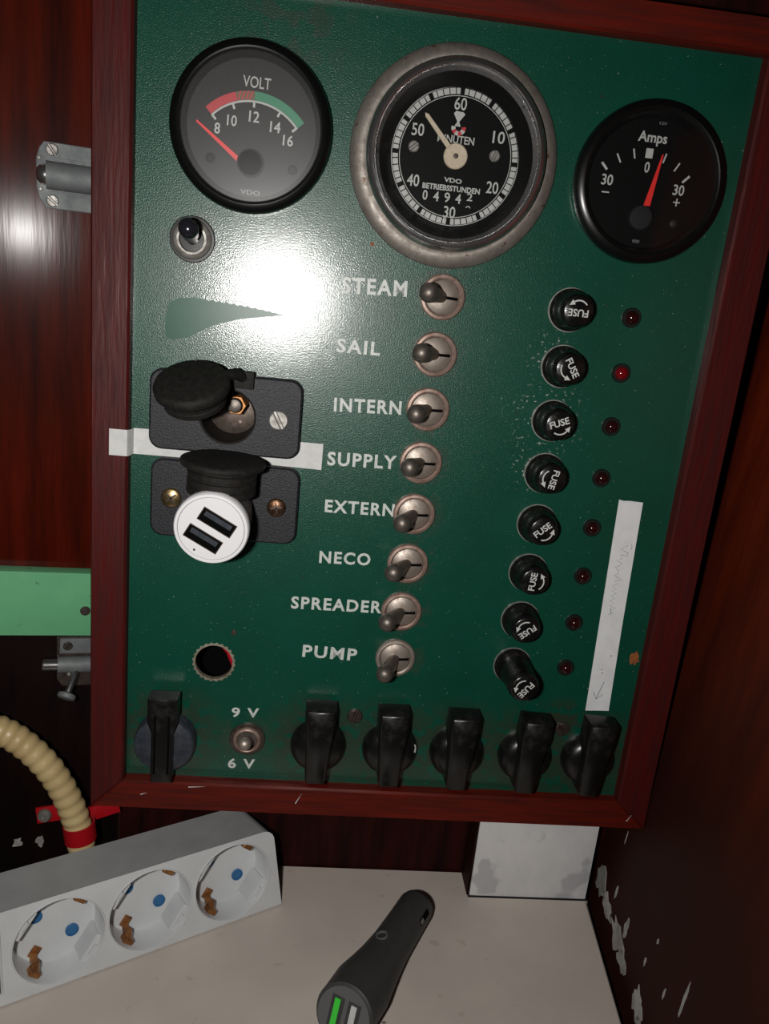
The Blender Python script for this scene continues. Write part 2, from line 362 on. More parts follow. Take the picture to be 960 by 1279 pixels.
# paint daubs on the side board and back wood
def blob(cx, cy, rx, ry, n=14, seed=0, j=.25):
    rr = random.Random(seed); return [(cx+rx*math.cos(2*PI*i/n)*(1+rr.uniform(-j, j)), cy+ry*math.sin(2*PI*i/n)*(1+rr.uniform(-j, j))) for i in range(n)]
WRM = Matrix(((.1192, .0889, -.9889, 0), (.9929, 0, .1187, 0), (0, .9960, .0895, 0), (0, 0, 0, 1)))
def daub(y, z, ry, rz, seed, m='paint_white', j=.3):
    mb = MB()
    for (a, b) in [(0, 0)]:
        pts = blob(0, 0, ry, rz, 16, seed, j)
        vs = [mb._v((sx(y+p, z+q)-.25, y+p, z+q)) for p, q in pts]; ws = [mb._v((sx(y+p, z+q)+.2, y+p, z+q)) for p, q in pts]
        mb.bm.faces.new(vs); mb.bm.faces.new(ws[::-1])
        for i in range(16): k = (i+1) % 16; mb.bm.faces.new((vs[i], ws[i], ws[k], vs[k]))
    return mb.build('paint_daub', m, wr)
for i, (y, z, ry, rz) in enumerate([(24, -228, 7, 8), (8, -231, 9, 5), (-14, -230, 10, 6), (-26, -233, 7, 4), (-52, -230, 7, 6), (-62, -235, 6, 3), (-20, -219, 2.2, 5), (2, -217, 1.2, 4), (-70, -205, .9, 2.5), (-85, -192, 1, 8), (-47, -212, .8, 2), (-52, -196, .7, 1.4), (10, -190, .5, 3)]):
    daub(y, z, ry, rz, i, j=.4)

t3 = bpy.data.objects['trim_3']
for i, (a, z, ra, rz_) in enumerate([(-48, -227, 2.6, 3), (-37, -228, 2.0, 3.4)]):
    p = wl(a, z); mb = MB(); pts = blob(0, 0, ra, rz_, 12, 40+i, .45)
    v1_ = [mb._v(p+WU*u+Vector((0, 0, w))+WN*(.3+w*LEAN)) for u, w in pts]; v2_ = [mb._v(p+WU*u+Vector((0, 0, w))-WN*.5) for u, w in pts]
    mb.bm.faces.new(v1_); mb.bm.faces.new(v2_[::-1])
    for k in range(12): j = (k+1) % 12; mb.bm.faces.new((v1_[k], v2_[k], v2_[j], v1_[j]))
    mb.build('paint_daub', 'paint_white', t3)

# ------------------------------------------------------------------ instrument panel: board, frame, lettering
PR = thing('instrument_panel', 'dark green instrument panel with white switch names in a mahogany frame', 'control panel', (0, 0, 0))
def board_with_holes(x0, x1, y0, y1, holes, th):
    bm = bmesh.new(); edges = []
    def loop(pts):
        vs = [bm.verts.new((x, y, 0)) for x, y in pts]
        for i in range(len(vs)): edges.append(bm.edges.new((vs[i], vs[(i+1) % len(vs)])))
    loop([(x0, y0), (x1, y0), (x1, y1), (x0, y1)])
    for cx, cy, r in holes: loop([(cx+r*math.cos(2*PI*i/40), cy+r*math.sin(2*PI*i/40)) for i in range(40)])
    bmesh.ops.triangle_fill(bm, edges=edges, use_beauty=True)
    r = bmesh.ops.extrude_face_region(bm, geom=bm.faces[:])
    for g in r['geom']:
        if isinstance(g, bmesh.types.BMVert): g.co.z = -th
    mb = MB(); mb.bm.free(); mb.bm = bm; return mb
HOLE = (-57.7, -99.6)
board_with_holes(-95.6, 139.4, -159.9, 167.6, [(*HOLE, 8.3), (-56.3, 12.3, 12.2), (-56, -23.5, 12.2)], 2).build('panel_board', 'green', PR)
# frame rails, mitred, front 6 mm proud of the board
def rail(pts, m):
    mb = MB(); mb.prism(pts, -28, 6, bev=.9); return mb.build('frame_rail', m, PR)
xo0, xo1, yo0, yo1 = -110.2, 155.0, -173.2, 179.8
xi0, xi1, yi0, yi1 = -95.4, 138.9, -158.6, 167.6
g = .06
rail([(xo0, yo0+g), (xo0, yo1-g), (xi0, yi1-g), (xi0, yi0+g)], 'wood_v')
rail([(xo1, yo0+g), (xi1, yi0+g), (xi1, yi1-g), (xo1, yo1-g)], 'wood_v')
rail([(xo0+g, yo0), (xi0+g, yi0), (xi1-g, yi0), (xo1-g, yo0)], 'wood_h')
rail([(xo0+g, yo1), (xo1-g, yo1), (xi1-g, yi1), (xi0+g, yi1)], 'wood_h')
MB().box(-96, 139.6, -160, 168, -28, -26).build('back_cover', 'dark_gap', PR)
# white nicks on the lower rail
for x, z, l, a in ((-15, -164, 3.2, 65), (-62, -160.2, 4, 5), (-86, -165, 1.6, 20), (146, -167, 2, 60)):
    mb = MB(); c, s_ = math.cos(math.radians(a)), math.sin(math.radians(a))
    mb.prism([(x-l*c-.25*s_, z-l*s_+.25*c), (x+l*c, z+l*s_), (x-l*c+.25*s_, z-l*s_-.25*c)], 5.9, 6.05); mb.build('paint_nick', 'print', PR)
# serrated bare edge of the empty hole and the wires seen through it
mb = MB(); mb.lathe_closed([(8.25, -2.1), (8.25, .22), (9.15, .12), (9.15, 0)], 96, (*HOLE, 0), wob=lambda i, k: (.05 if (i//2) % 2 else -.01) if k >= 2 else 0)
mb.build('hole_rim', 'edge_metal', PR)
MB().tube([(-64, -84, -16), (-58, -92, -11), (-52, -98, -9), (-49, -106, -10), (-48, -120, -16)], 1.7).build('wire', 'wire_red', PR)['label'] = 'red cable behind the empty hole'
MB().tube([(-68, -90, -12), (-60, -93.5, -9), (-52, -95, -10), (-44, -92, -15)], 1.9).build('wire', 'wire_grey', PR)['label'] = 'grey cable behind the empty hole'
for s, x0, x1, zc, h, r in (('STEAM', -14.2, 11.9, 69.0, 6.3, 2.2), ('SAIL', -14.3, 3.4, 44.9, 5.6, .3), ('INTERN', -13.5, 14.6, 21.2, 5.7, 2.2),
                            ('SUPPLY', -14.4, 14.9, -1.9, 6.0, 1.2), ('EXTERN', -13.8, 16.2, -22.8, 5.6, .6), ('NECO', -14.4, 8.0, -46.0, 5.7, 1),
                            ('SPREADER', -25.2, 15.1, -68.1, 5.9, .6), ('PUMP', -18.5, 6.2, -91.6, 6.0, -1.2), ('9 V', -48.6, -36.2, -124.1, 5.0, 1), ('6 V', -49.1, -36.6, -150.8, 5.2, 1)):
    text(s, 'lettering', 'print_worn', PR, (x0+x1)/2, zc, .02, x1-x0, h, r, bold=.028, spacing=1.18, label='white word %s' % s if len(s) > 3 else 'white marking %s' % s)
# smooth film left on the enamel, with a toothed upper edge
up = [(-83, 49), (-81.5, 55), (-78, 57.2), (-74, 57.6), (-69, 57.9)]
n = 22
for i in range(n+1):
    t = i/n; x = -69+t*31; up.append((x, 57.6-t*1.6-(t**3)*1.2+(.45 if i % 2 else -.35)*(1-t*.6)))
low = [(-37, 54.4), (-41, 53.6), (-47, 52.6), (-54, 51.2), (-61, 49.0), (-66, 46.8), (-70, 44.4), (-74, 42.2), (-79, 41.0), (-82.5, 41.4)]
mb = MB(); mb.prism(up+[(-36.8, 54.9)]+low, -.01, .05); mb.build('film_patch', 'green_smooth', PR)
mb = MB(); mb.prism(blob(135.7, -85, 2.2, 3.4, 14, 3, .35), -.01, .3); mb.build('rust_spot', 'rust', PR)
mb = MB(); mb.prism(blob(-3.6, 85, .8, .8, 8, 4, .3), -.01, .1); mb.build('rust_spot', 'rust', PR)
def slot_screw(parent, x, y, h0, r, hh, ang, m, name='screw', slot=.9):
    """domed slotted screw head built as two halves with a real slot between"""
    mb = MB(); a = math.radians(ang)
    for sg in (1, -1):
        outl = []
        lim = math.asin(slot/2/r)
        for i in range(13):
            t = lim+(PI-2*lim)*i/12; outl.append((r*math.cos(t), sg*r*math.sin(t)))
        R_ = Matrix.Translation((x, y, 0)) @ Matrix.Rotation(a, 4, 'Z')
        mb.prism(outl, h0, h0+hh, T=R_, bev=min(.5, hh*.45))
    mb.lathe([(r*.98, h0-.05), (r*.98, h0+hh*.35)], 24, (x, y, 0))
    return mb.build(name, m, parent)
slot_screw(PR, 7.9, -122.7, 0, 3.6, 1.3, 75, 'steel_dark'); slot_screw(PR, 107.0, -123.6, 0, 3.5, 1.3, 130, 'steel_dark')
MB().lathe([(1.3, 0), (1.2, .4), (0, .5)], 16, (-49.5, -84.5, 0)).build('screw', 'steel_dark', PR)

# ------------------------------------------------------------------ gauges
def gauge(x, z, label, m_dial, m_glass):
    t = thing('panel_gauge', label, 'gauge', on_panel(x, z), group=None)
    MB().lathe_closed([(25.6, 0), (29.3, 0), (30.1, 1.2), (30.1, 3.6), (29.6, 5.0), (28.4, 5.9), (26.9, 6.2), (26.4, 6.0), (26.1, 5.3), (25.8, 4.9), (23.9, 1.9), (23.9, 0)], 96).build('bezel', 'black', t, 30)
    MB().lathe([(24.4, .2), (24.4, 1.6)], 64).build('dial', m_dial, t)
    MB().lathe([(25.9, 4.5), (25.9, 4.9)], 64).build('glass', m_glass, t)
    return t
GV = gauge(-52.6, 121, 'round black voltmeter marked VOLT with red and green band at upper left', 'dial_grey', 'glass_dusty')
def loc(px, pz, c): return (px-c[0], pz-c[1])
c = (-52.6, 121); hx, hy = loc(-52.3, 108.9, c)
D = 1.6
MB().arc(22.0, 25.0, 106, 134.7, D, D+.05, c=(hx, hy)).build('scale_band', 'red_print', GV)['label'] = 'red part of the scale band'
MB().arc(22.0, 25.0, 89.3, 106, D, D+.05, c=(hx, hy)).build('scale_band', 'mixed_print', GV)['label'] = 'hatched middle part of the scale band'
mb = MB()
for a in (92, 95.5, 99, 102.5): mb.prism([(hx+r*math.cos(math.radians(a+d)), hy+r*math.sin(math.radians(a+d))) for r, d in ((22, 1.8), (25, -1.6), (25, -.2), (22, 3.2))], D+.03, D+.08)
mb.build('hatching', 'red_print', GV)
MB().arc(22.0, 25.0, 40.5, 89.3, D, D+.05, c=(hx, hy)).build('scale_band', 'green_print', GV)['label'] = 'green part of the scale band'
mb = MB(); mb.arc(21.2, 21.9, 40.2, 135, D, D+.06, 40, c=(hx, hy))
for a in (134.4, 111, 89.6, 62.5, 41): mb.tick((hx, hy), 19.5, 21.5, a, .8, D, D+.07)
mb.build('scale_line', 'print', GV)
for s, px, pz, w in (('8', -65.3, 119.9, 2.1), ('10', -60.0, 123.1, 3.6), ('12', -51.9, 125.3, 3.8), ('14', -43.9, 122.6, 3.9), ('16', -38.9, 118.5, 3.8)):
    text(s, 'numeral', 'print', GV, px-c[0], pz-c[1], D, w, 3.8, -2, bold=.014, label='numeral %s' % s)
text('VOLT', 'lettering', 'print', GV, 1.1, 15.9, D, 10.2, 3.9, -1, bold=.006, label='word VOLT')
text('VDO', 'lettering', 'print_dim', GV, .6, -22.2, D, 7.5, 1.7, -1, bold=.02, label='small maker lettering')
MB().prism([(hx-4.0, hy+1.5), (hx-20.3, hy+12.9), (hx-20.6, hy+12.2), (hx-5.0, hy+.1)][::-1], D+1.3, D+1.7).build('needle', 'needle_red', GV)
MB().lathe([(5.0, D), (5.0, D+2.4), (4.4, D+2.9), (0, D+3.1)], 40, (hx, hy, 0)).build('hub', 'dial_black', GV)
for px, pz in ((-67.4, 109.3), (-36.5, 108.3)): MB().lathe([(1.9, D-.2), (1.9, D+.3), (1.5, D+.35), (1.2, D+.1), (0, D+.1)], 20, (px-c[0], pz-c[1], 0)).build('dial_stud', 'dial_black', GV)

GA = gauge(102.1, 118.5, 'round black ammeter marked Amps with thin red needle at upper right', 'dial_black', 'glass')
c = (102.1, 118.5); hx, hy = loc(101.2, 105.7, c)
mb = MB()
for px, pz, w, l in ((83.6, 123.1, .9, 3.4), (88.8, 126.5, .6, 3.6), (94.6, 128.7, .6, 3.6), (107.0, 128.3, .6, 3.6), (112.5, 125.7, .6, 3.6), (117.0, 121.7, .9, 3.6)):
    a = math.degrees(math.atan2(pz-105.7, px-101.2)); r = math.hypot(px-101.2, pz-105.7); mb.tick((hx, hy), r-l/2, r+l/2, a, w, D, D+.06)
mb.prism([(-3.0, 9.2), (-.1, 9.2), (-.1, 12.7), (-3.0, 12.7)], D, D+.06)
mb.prism([(-18, -5.0), (-15, -5.0), (-15, -4.5), (-18, -4.5)], D, D+.06)
mb.prism([(11.4, -5.8), (14.2, -5.8), (14.2, -5.3), (11.4, -5.3)], D, D+.06); mb.prism([(12.55, -6.95), (13.05, -6.95), (13.05, -4.1), (12.55, -4.1)], D, D+.07)
mb.build('scale_marks', 'print', GA)
text('Amps', 'lettering', 'print', GA, -1.2, 16.2, D, 11.6, 5.0, 0, bold=.02, label='word Amps')
for px, pz, s, w in ((85.6, 118.3, '30', 4.6), (114.9, 117.5, '30', 4.5), (100.6, 124.4, '0', 2.0)): text(s, 'numeral', 'print', GA, px-c[0], pz-c[1], D, w, 4.0, 0, bold=.015, label='numeral %s' % s)
text('VDO', 'lettering', 'print_dim', GA, -1.0, -21.6, D, 3.0, 1.2, 0, bold=.02, label='small maker lettering')
text('12V', 'lettering', 'print_dim', GA, 2.0, 22.0, D, 3.0, 1.0, 0, label='tiny voltage marking')
MB().prism([(hx-.0, hy+4.6), (hx+2.6, hy+4.5), (hx+4.5, hy+23.6), (hx+4.0, hy+23.6)], D+1.3, D+1.7).build('needle', 'needle_red', GA)
MB().lathe([(4.6, D), (4.6, D+1.8), (4.2, D+2.2), (0, D+2.6)], 40, (hx-.2, hy, 0)).build('hub', 'dial_grey', GA)
MB().lathe([(1.7, D), (1.5, D+.7), (.7, D+1.1), (0, D+1.2)], 20, (13.0, -13.5, 0)).build('dial_stud', 'dial_grey', GA)

# hour meter
c = (24.7, 119.1)
GH = thing('hour_meter', 'large chrome rimmed hour meter reading BETRIEBSSTUNDEN between two black gauges', 'gauge', on_panel(*c))
MB().lathe_closed([(33.5, 0), (40.2, 0), (40.3, .6), (39.8, 1.6), (38.2, 2.9), (36.2, 3.7), (34.6, 3.8), (33.5, 3.2)], 96).build('flange', 'flange', GH, 50)
MB().lathe_closed([(30.2, 0), (34.3, 0), (34.5, 5.5), (34.0, 8.0), (32.9, 9.5), (31.6, 9.9), (30.8, 9.4), (30.3, 8.2), (27.5, 3.2), (27.5, 2), (30.2, 1)], 96).build('chrome_rim', 'chrome', GH, 40)
MB().lathe_closed([(25.0, 0), (30.2, 0), (30.2, 6.4), (29.2, 6.4), (25.2, 1.6)], 96).build('inner_ring', 'black', GH, 30)
MB().lathe([(26.0, 0), (26.0, .8)], 64).build('dial', 'dial_black', GH)
MB().lathe([(29.6, 6.3), (29.6, 6.6)], 64).build('glass', 'glass', GH)
D = .8; o = (.4, .6)
mb = MB()
for k in range(60):
    if k % 5 == 0: continue
    pass
for k in range(60):                       # 60 white minute fields; the ones beside a five-minute mark are cut back
    a0 = 90-k*6-.45; a1 = 90-(k+1)*6+.45
    if k % 5 == 0: a0 -= 1.6
    if k % 5 == 4: a1 += 1.6
    mb.arc(22.2, 24.3, a1, a0, D, D+.05, 3, o)
mb.build('minute_track', 'print', GH)
mb = MB(); mb.arc(24.55, 24.8, 0, 359.9, D, D+.05, 90, o); mb.arc(21.5, 21.75, 0, 359.9, D, D+.05, 90, o); mb.build('minute_rings', 'print', GH)
for s, px, pz in (('60', 24.9, 138.6), ('10', 41.0, 128.6), ('20', 40.9, 110.6), ('30', 25.2, 99.9), ('40', 9.8, 110.0), ('50', 9.7, 128.0)):
    text(s, 'numeral', 'print', GH, px-c[0], pz-c[1], D, 4.7, 4.4, 0, bold=.010, label='numeral %s' % s)
text('MINUTEN', 'lettering', 'print', GH, 24.6-c[0], 126.1-c[1], D, 14.2, 2.8, 0, bold=.015, label='word MINUTEN')
text('VDO', 'lettering', 'print', GH, 25.2-c[0], 111.5-c[1], D, 7.0, 1.7, -2, bold=.03, label='maker lettering')
text('BETRIEBSSTUNDEN', 'lettering', 'print', GH, 24.9-c[0], 108.6-c[1], D, 22.6, 2.1, 0, bold=.03, label='word BETRIEBSSTUNDEN')
for i, s in enumerate('0494'):
    text(s, 'counter_digit', 'print', GH, 15.0+i*4.35-c[0], 105.2-c[1]-.02*i, D, 1.9 if s == '0' else 2.2, 3.6, 0, bold=.012, label='counter digit %s' % s)
text('2', 'counter_digit', 'print', GH, 32.5-c[0], 106.2-c[1], D, 2.2, 2.8, 0, bold=.012, label='counter digit 2, half rolled')
MB().arc(.7, 1.05, 20, 160, D, D+.05, 8, (32.3-c[0], 101.9-c[1])).build('counter_digit', 'print', GH)['label'] = 'top of the next counter digit rolling up'
mb = MB(); mb.prism([(-2.0, 16.0), (-.2, 13.0), (.2, 13.0), (2.4, 16.0), (1.6, 16.7), (-1.2, 16.9)], D, D+.05); mb.prism([(-1.3, 11.6), (1.1, 11.6), (.0, 14.0)], D+.04, D+.08); mb.build('emblem', 'print', GH)
for k in range(6):
    MB().arc(1.2, 2.8, 170+k*33.5, 170+(k+1)*33.5, D, D+.05, 4, (.4, 11.2)).build('running_indicator', 'print' if k % 2 == 0 else 'red_print', GH)
a = math.radians(133.8)
MB(Matrix.Translation((.2, .8, 0)) @ Matrix.Rotation(a, 4, 'Z')).prism([(3, -1.0), (18, -.75), (19.2, 0), (18, .75), (3, 1.0)], D+1.6, D+2.2, bev=.2).build('needle', 'cream', GH)
MB().lathe([(4.6, D+1.0), (4.6, D+2.2), (4.2, D+2.6), (1.0, D+2.6), (1.0, D+2.0), (0, D+2.0)], 40, (.2, .8, 0)).build('hub', 'cream', GH)
MB().lathe([(.9, D+2.0), (.9, D+2.5), (0, D+2.6)], 16, (.2, .8, 0)).build('hub_pin', 'steel_dark', GH)
slot_screw(GH, 8.7-c[0], 121.9-c[1], D, 2.1, .9, 40, 'steel', 'dial_screw', .5); slot_screw(GH, 40.2-c[0], 121.9-c[1], D, 2.1, .9, 70, 'steel', 'dial_screw', .5)

# ------------------------------------------------------------------ toggle switches
def lever_matrix(dx, dy, dz):
    d = Vector((dx, dy, dz)); return d.to_track_quat('Z', 'Y').to_matrix().to_4x4(), d.length
def toggle(x, z, tip, label, slot_dir=0, mr='nickel_rim', group=None):
    t = thing('toggle_switch', label, 'switch', on_panel(x, z), group=group)
    MB().lathe_closed([(6.9, 0), (9.1, 0), (9.1, .9), (8.6, 1.5), (7.6, 1.7), (6.9, 1.2)], 56).build('nut_ring', mr, t, 30)
    mb = MB(); mb.lathe([(6.8, 0), (6.7, .7), (5.6, 1.2), (3.6, 1.75), (0, 2.0)], 48); mb.build('cover_disc', 'nickel', t, 40)
    R_ = Matrix.Rotation(math.radians(slot_dir), 4, 'Z')
    mb = MB(); mb.box(1.0, 5.9, -.6, .6, 1.4, 2.3, T=R_ @ Matrix.Rotation(math.radians(8), 4, 'Y'), bev=.1); mb.build('slot', 'dark_gap', t)
    T, L_ = lever_matrix(*tip)
    mb = MB(T); mb.lathe([(2.3, .3), (2.5, 3), (2.9, L_*.45), (3.3, L_*.7), (3.75, L_-3.2), (3.85, L_-1.8), (3.6, L_-.4), (2.8, L_+.8), (1.5, L_+1.55), (0, L_+1.8)], 32)
    mb.build('lever', 'lever', t, 60); return t
names = ['STEAM', 'SAIL', 'INTERN', 'SUPPLY', 'EXTERN', 'NECO', 'SPREADER', 'PUMP']
tips = [(-8.2, 1.2, 15), (-8.0, .9, 15), (-7.0, -.6, 15), (-6.8, .2, 15), (-7.0, -1.1, 15), (-8.2, -.2, 15), (-8.2, -.4, 15), (-6.2, -2.2, 15)]
for i, nm in enumerate(names):
    toggle(26.4-.39*i, 67.75-22.8*i, tips[i], 'nickel toggle switch right of the white word %s, lever to the left' % nm, 0 if i else -3,
           mr='nickel' if nm == 'PUMP' else 'nickel_rim', group='row of named toggle switches')
# voltmeter switch and 9 V / 6 V switch have plain round collars
t = thing('toggle_switch', 'toggle switch with black lever pointing up, just below the voltmeter', 'switch', on_panel(-73.2, 79.6))
MB().ring(7.2, 8.7, 0, 1.4, 56, bev=.3).build('washer', 'black', t)
MB().lathe_closed([(4.6, 0), (7.3, 0), (7.3, 1.8), (6.6, 2.4), (6.1, 2.0), (5.7, 2.8), (4.9, 2.8), (4.6, 1.5)], 48).build('collar', 'steel', t, 40)
MB().lathe([(4.7, 0), (4.7, .8), (0, .8)], 32).build('well', 'black', t)
T, L_ = lever_matrix(.9, 3.4, 17)
MB(T).lathe([(2.2, .3), (2.3, 6), (3.2, 8.5), (3.4, L_-4), (3.7, L_-2.5), (3.5, L_-.5), (2.3, L_+.9), (0, L_+1.5)], 32).build('lever', 'lever_black', t, 60)
t = thing('toggle_switch', 'short toggle switch between the markings 9 V and 6 V', 'switch', on_panel(-40.8, -137.6))
MB().ring(6.3, 8.2, 0, .9, 56, bev=.3).build('washer', 'steel_dark', t)
MB().lathe_closed([(4.4, 0), (6.5, 0), (6.5, 1.6), (6.0, 2.2), (5.4, 2.4), (4.8, 2.1), (4.4, 1.2)], 48).build('collar', 'nickel_rim', t, 40)
MB().lathe([(4.6, 0), (4.6, .7), (0, .7)], 32).build('well', 'lever', t)
T, L_ = lever_matrix(-.4, 4.6, 12.5)
MB(T).lathe([(2.0, .3), (2.2, 5), (2.9, L_-3.2), (3.0, L_-1.5), (2.6, L_), (1.4, L_+.9), (0, L_+1.1)], 28).build('lever', 'nickel', t, 60)

# ------------------------------------------------------------------ fuse holders
def fuse(x, z, ang, label, pulled=0):
    t = thing('fuse_holder', label, 'fuse holder', on_panel(x, z), group='fuse holders beside the indicator lamps')
    MB().ring(8.0, 8.9, 0, .5, 56).build('rim_washer', 'steel', t)
    MB().lathe([(8.5, 0), (8.5, 2.2), (8.0, 2.9), (7.9, 3.0)], 56).build('socket_ring', 'black_gloss', t, 40)
    h = pulled; tx, ty = (2.2*pulled/8, -2.6*pulled/8)
    kn = lambda i: (.012 if i % 2 else -.012)
    mb = MB(); mb.lathe([(7.5, 2.0), (7.5, 4.6+h*.2), (7.0, 5.6+h*.3), (6.9, 9.2+h), (6.5, 11.0+h), (6.0, 12.0+h), (5.4, 12.4+h), (0, 12.5+h)], 72, c=(tx*.5, ty*.5, 0), wob=kn)
    cap = mb.build('cap', 'black_gloss', t, 50)
    Z = 12.45+h; R_ = math.radians(ang); cx, cy = tx*.5, ty*.5
    ox, oy = (-.9*math.sin(R_), .9*math.cos(R_))
    text('FUSE', 'lettering', 'print', cap, cx+ox, cy+oy, Z, 8.2, 2.9, ang, bold=.02, label='word FUSE')
    mb = MB(); mb.arc(3.6, 4.15, ang+218, ang+305, Z, Z+.08, 14, (cx, cy)); e = math.radians(ang+305)
    d = Vector((-math.sin(e), math.cos(e))); q = Vector((math.cos(e), math.sin(e))); b = Vector((cx, cy))+q*3.88
    mb.prism([tuple(b+q*1.1), tuple(b+d*2.3-q*.1), tuple(b-q*1.1)], Z, Z+.08)
    mb.build('arrow', 'print', cap); return t
ordn = ['topmost', 'second', 'third', 'fourth', 'fifth', 'sixth', 'seventh', 'lowest']
fang = [180, -58, 22, -101, 42, 86, 219, 231]
fdesc = ['topmost in the column, FUSE upside down', 'second from top, FUSE slanting down to the right', 'third from top in paint specks, FUSE nearly upright',
         'fourth from top, FUSE reading downwards', 'fifth from top, FUSE slanting up to the right', 'sixth from top, FUSE reading upwards',
         'seventh from top, FUSE slanting upside down', 'lowest, cap standing far out of its socket']
for i in range(8):
    fuse((79.1, 79.6, 79.0, 79.2, 79.3, 78.9, 78.6, 78.3)[i], 67.9-22.85*i, fang[i], 'black screw cap fuse holder, '+fdesc[i], 8 if i == 7 else 0)
for i in range(8):
    t = thing('indicator_lamp', ('small domed red indicator lamp, brightest of the column, second from top' if i == 1 else 'small domed dark red indicator lamp, %s of the column' % (ordn[i] if i in (0, 7) else ordn[i]+' from top')), 'indicator light', on_panel(105.4-.27*i, 67.4-22.7*i), group='indicator lamps beside the fuse holders')
    MB().lathe_closed([(2.7, 0), (4.0, 0), (4.0, .8), (3.6, 1.3), (2.9, 1.3), (2.7, 1.0)], 32).build('bezel', 'led_rim', t, 40)
    MB().lathe([(2.8, 0), (2.8, 1.2), (2.6, 2.2), (2.0, 3.1), (1.1, 3.6), (0, 3.75)], 32).build('lens', 'led_lit' if i == 1 else 'led', t, 60)

# ------------------------------------------------------------------ rotary knobs
def knob(x, z, label, rot, first=False):
    t = thing('rotary_knob', label, 'knob', on_panel(x, z), (RX, math.radians(0), 0), 'row of bar knobs along the bottom')
    if first:
        MB().lathe([(13.6, 0), (13.7, 5.0), (13.3, 7.2), (12.6, 7.8), (0, 8.0)], 64).build('knob_disc', 'knob_side', t, 40)
    else:
        MB().lathe([(12.9, 0), (12.9, 2.2), (12.2, 4.2), (10.5, 6.2), (8.0, 7.5), (0, 8.0)], 64).build('knob_disc', 'knob_black', t, 50)
    T = Matrix.Rotation(math.radians(rot), 4, 'Z')
    H = 13.2
    if first:
        mb = MB(T); mb.prism([(-6.4, 26.2), (-6.4, 14.0), (-4.6, 9), (-4.6, -15.6), (4.6, -15.6), (4.6, 9), (6.4, 14.0), (6.4, 26.2)], 5, H, bev=.7)
        hd = mb.build('pointer_bar', 'knob_black', t)
        for gx in (-3.0, 3.0):
            MB(T).box(gx-.5, gx+.5, -11, 18, H-.2, H+.12, bev=.1).build('groove', 'dark_gap', hd)
    else:
        mb = MB(T); o = [(-7.1, 24.2), (-7.2, 16), (-6.4, 7), (-5.4, -11.8), (-4.4, -13.6), (3.8, -13.6), (4.8, -11.8), (6.0, 7), (7.1, 16), (7.1, 24.2)]
        mb.prism(o, 3, H, top=[(a*.93, b-.4 if b > 0 else b) for a, b in o], bev=1.2)
        mb.build('pointer_bar', 'knob_black', t, 50)
    return t
knob(-77.4, -138.6, 'grey black rotary knob with two grooves down its bar, bottom left corner', 0, True)
for x, d, r in ((-7.9, 'first smooth black bar knob, right of the 9 V 6 V switch', 0), (25.6, 'second smooth black bar knob, with a chipped white edge', 1),
                (57.6, 'third smooth black bar knob, in the middle of the row of five', -.5), (90.5, 'fourth smooth black bar knob, left of the small right screw', -3), (121.4, 'last smooth black bar knob, below the upright white tape', -3)):
    k_ = knob(x, -138.0, d, r)
    if 20 < x < 30: MB().tube([(11.0, 5.5, 6.3), (11.6, 3.5, 5.6), (11.5, 1.2, 5.5)], .35, 6).build('chip', 'print', k_)

# ------------------------------------------------------------------ power sockets
def phillips(parent, x, y, h0, r, m, ang=20):
    MB().lathe([(r, h0), (r, h0+.5), (r*.85, h0+1.1), (0, h0+1.4)], 32, (x, y, 0)).build('screw', m, parent, 50)
    mb = MB(); 
    for a in (ang, ang+90): mb.box(-r*.6, r*.6, -.4, .4, h0+1.0, h0+1.5, T=Matrix.Translation((x, y, 0)) @ Matrix.Rotation(math.radians(a), 4, 'Z'), bev=.08)
    mb.build('cross_slot', 'steel_dark', parent.children[-1] if False else parent)
def plate_mesh(x0, x1, y0, y1, hc, hr):
    bm = bmesh.new(); edges = []
    def loop(pts, z=0):
        vs = [bm.verts.new((x, y, z)) for x, y in pts]
        for i in range(len(vs)): edges.append(bm.edges.new((vs[i], vs[(i+1) % len(vs)])))
    loop(rrect(x0+.8, x1-.8, y0+.8, y1-.8, 4.6)); loop([(hc[0]+hr*math.cos(2*PI*i/40), hc[1]+hr*math.sin(2*PI*i/40)) for i in range(40)])
    bmesh.ops.triangle_fill(bm, edges=edges, use_beauty=True)
    for v in bm.verts: v.co.z = 4.0
    mb = MB(); mb.bm.free(); mb.bm = bm
    outer = rrect(x0, x1, y0, y1, 5.2); inner = rrect(x0+.8, x1-.8, y0+.8, y1-.8, 4.6)
    lv = [[mb._v((x, y, z)) for x, y in pts] for pts, z in ((outer, 0), (outer, 3.2), (inner, 4.0))]
    for a, b in zip(lv, lv[1:]):
        for i in range(len(a)): j = (i+1) % len(a); bm.faces.new((a[i], a[j], b[j], b[i]))
    bmesh.ops.remove_doubles(bm, verts=bm.verts[:], dist=1e-4); return mb
S1 = thing('power_socket', 'upper black socket plate with its round rubber lid swung open', 'socket', on_panel(-56.7, 13.0))
plate_mesh(-31.0, 30.3, -16.3, 16.5, (.4, -.7), 11.6).build('face_plate', 'grain_black', S1, 40)
MB().lathe_closed([(11.6, 4.0), (11.6, -20), (10.8, -20), (10.8, 3.6)], 56, (.4, -.7, 0)).build('barrel', 'rubber', S1, 40)
MB().lathe([(10.8, -19), (10.6, -17.5), (7, -16.6), (0, -16.5)], 48, (.4, -.7, 0)).build('barrel_floor', 'steel_dark', S1)
MB().lathe([(4.4, -17), (4.4, -5.5), (4.0, -5)], 6, (2.6, 3.0, 0)).build('contact_nut', 'brass', S1)
MB().lathe([(3.0, -6), (3.1, -2.5), (2.6, -1.2), (1.2, -.8), (0, -.7)], 28, (2.4, 3.2, 0)).build('contact_pin', 'lever', S1, 50)
MB().lathe([(1.0, -17), (1.0, -15.8), (0, -15.6)], 14, (3.5, -6, 0)).build('rivet', 'steel_dark', S1)
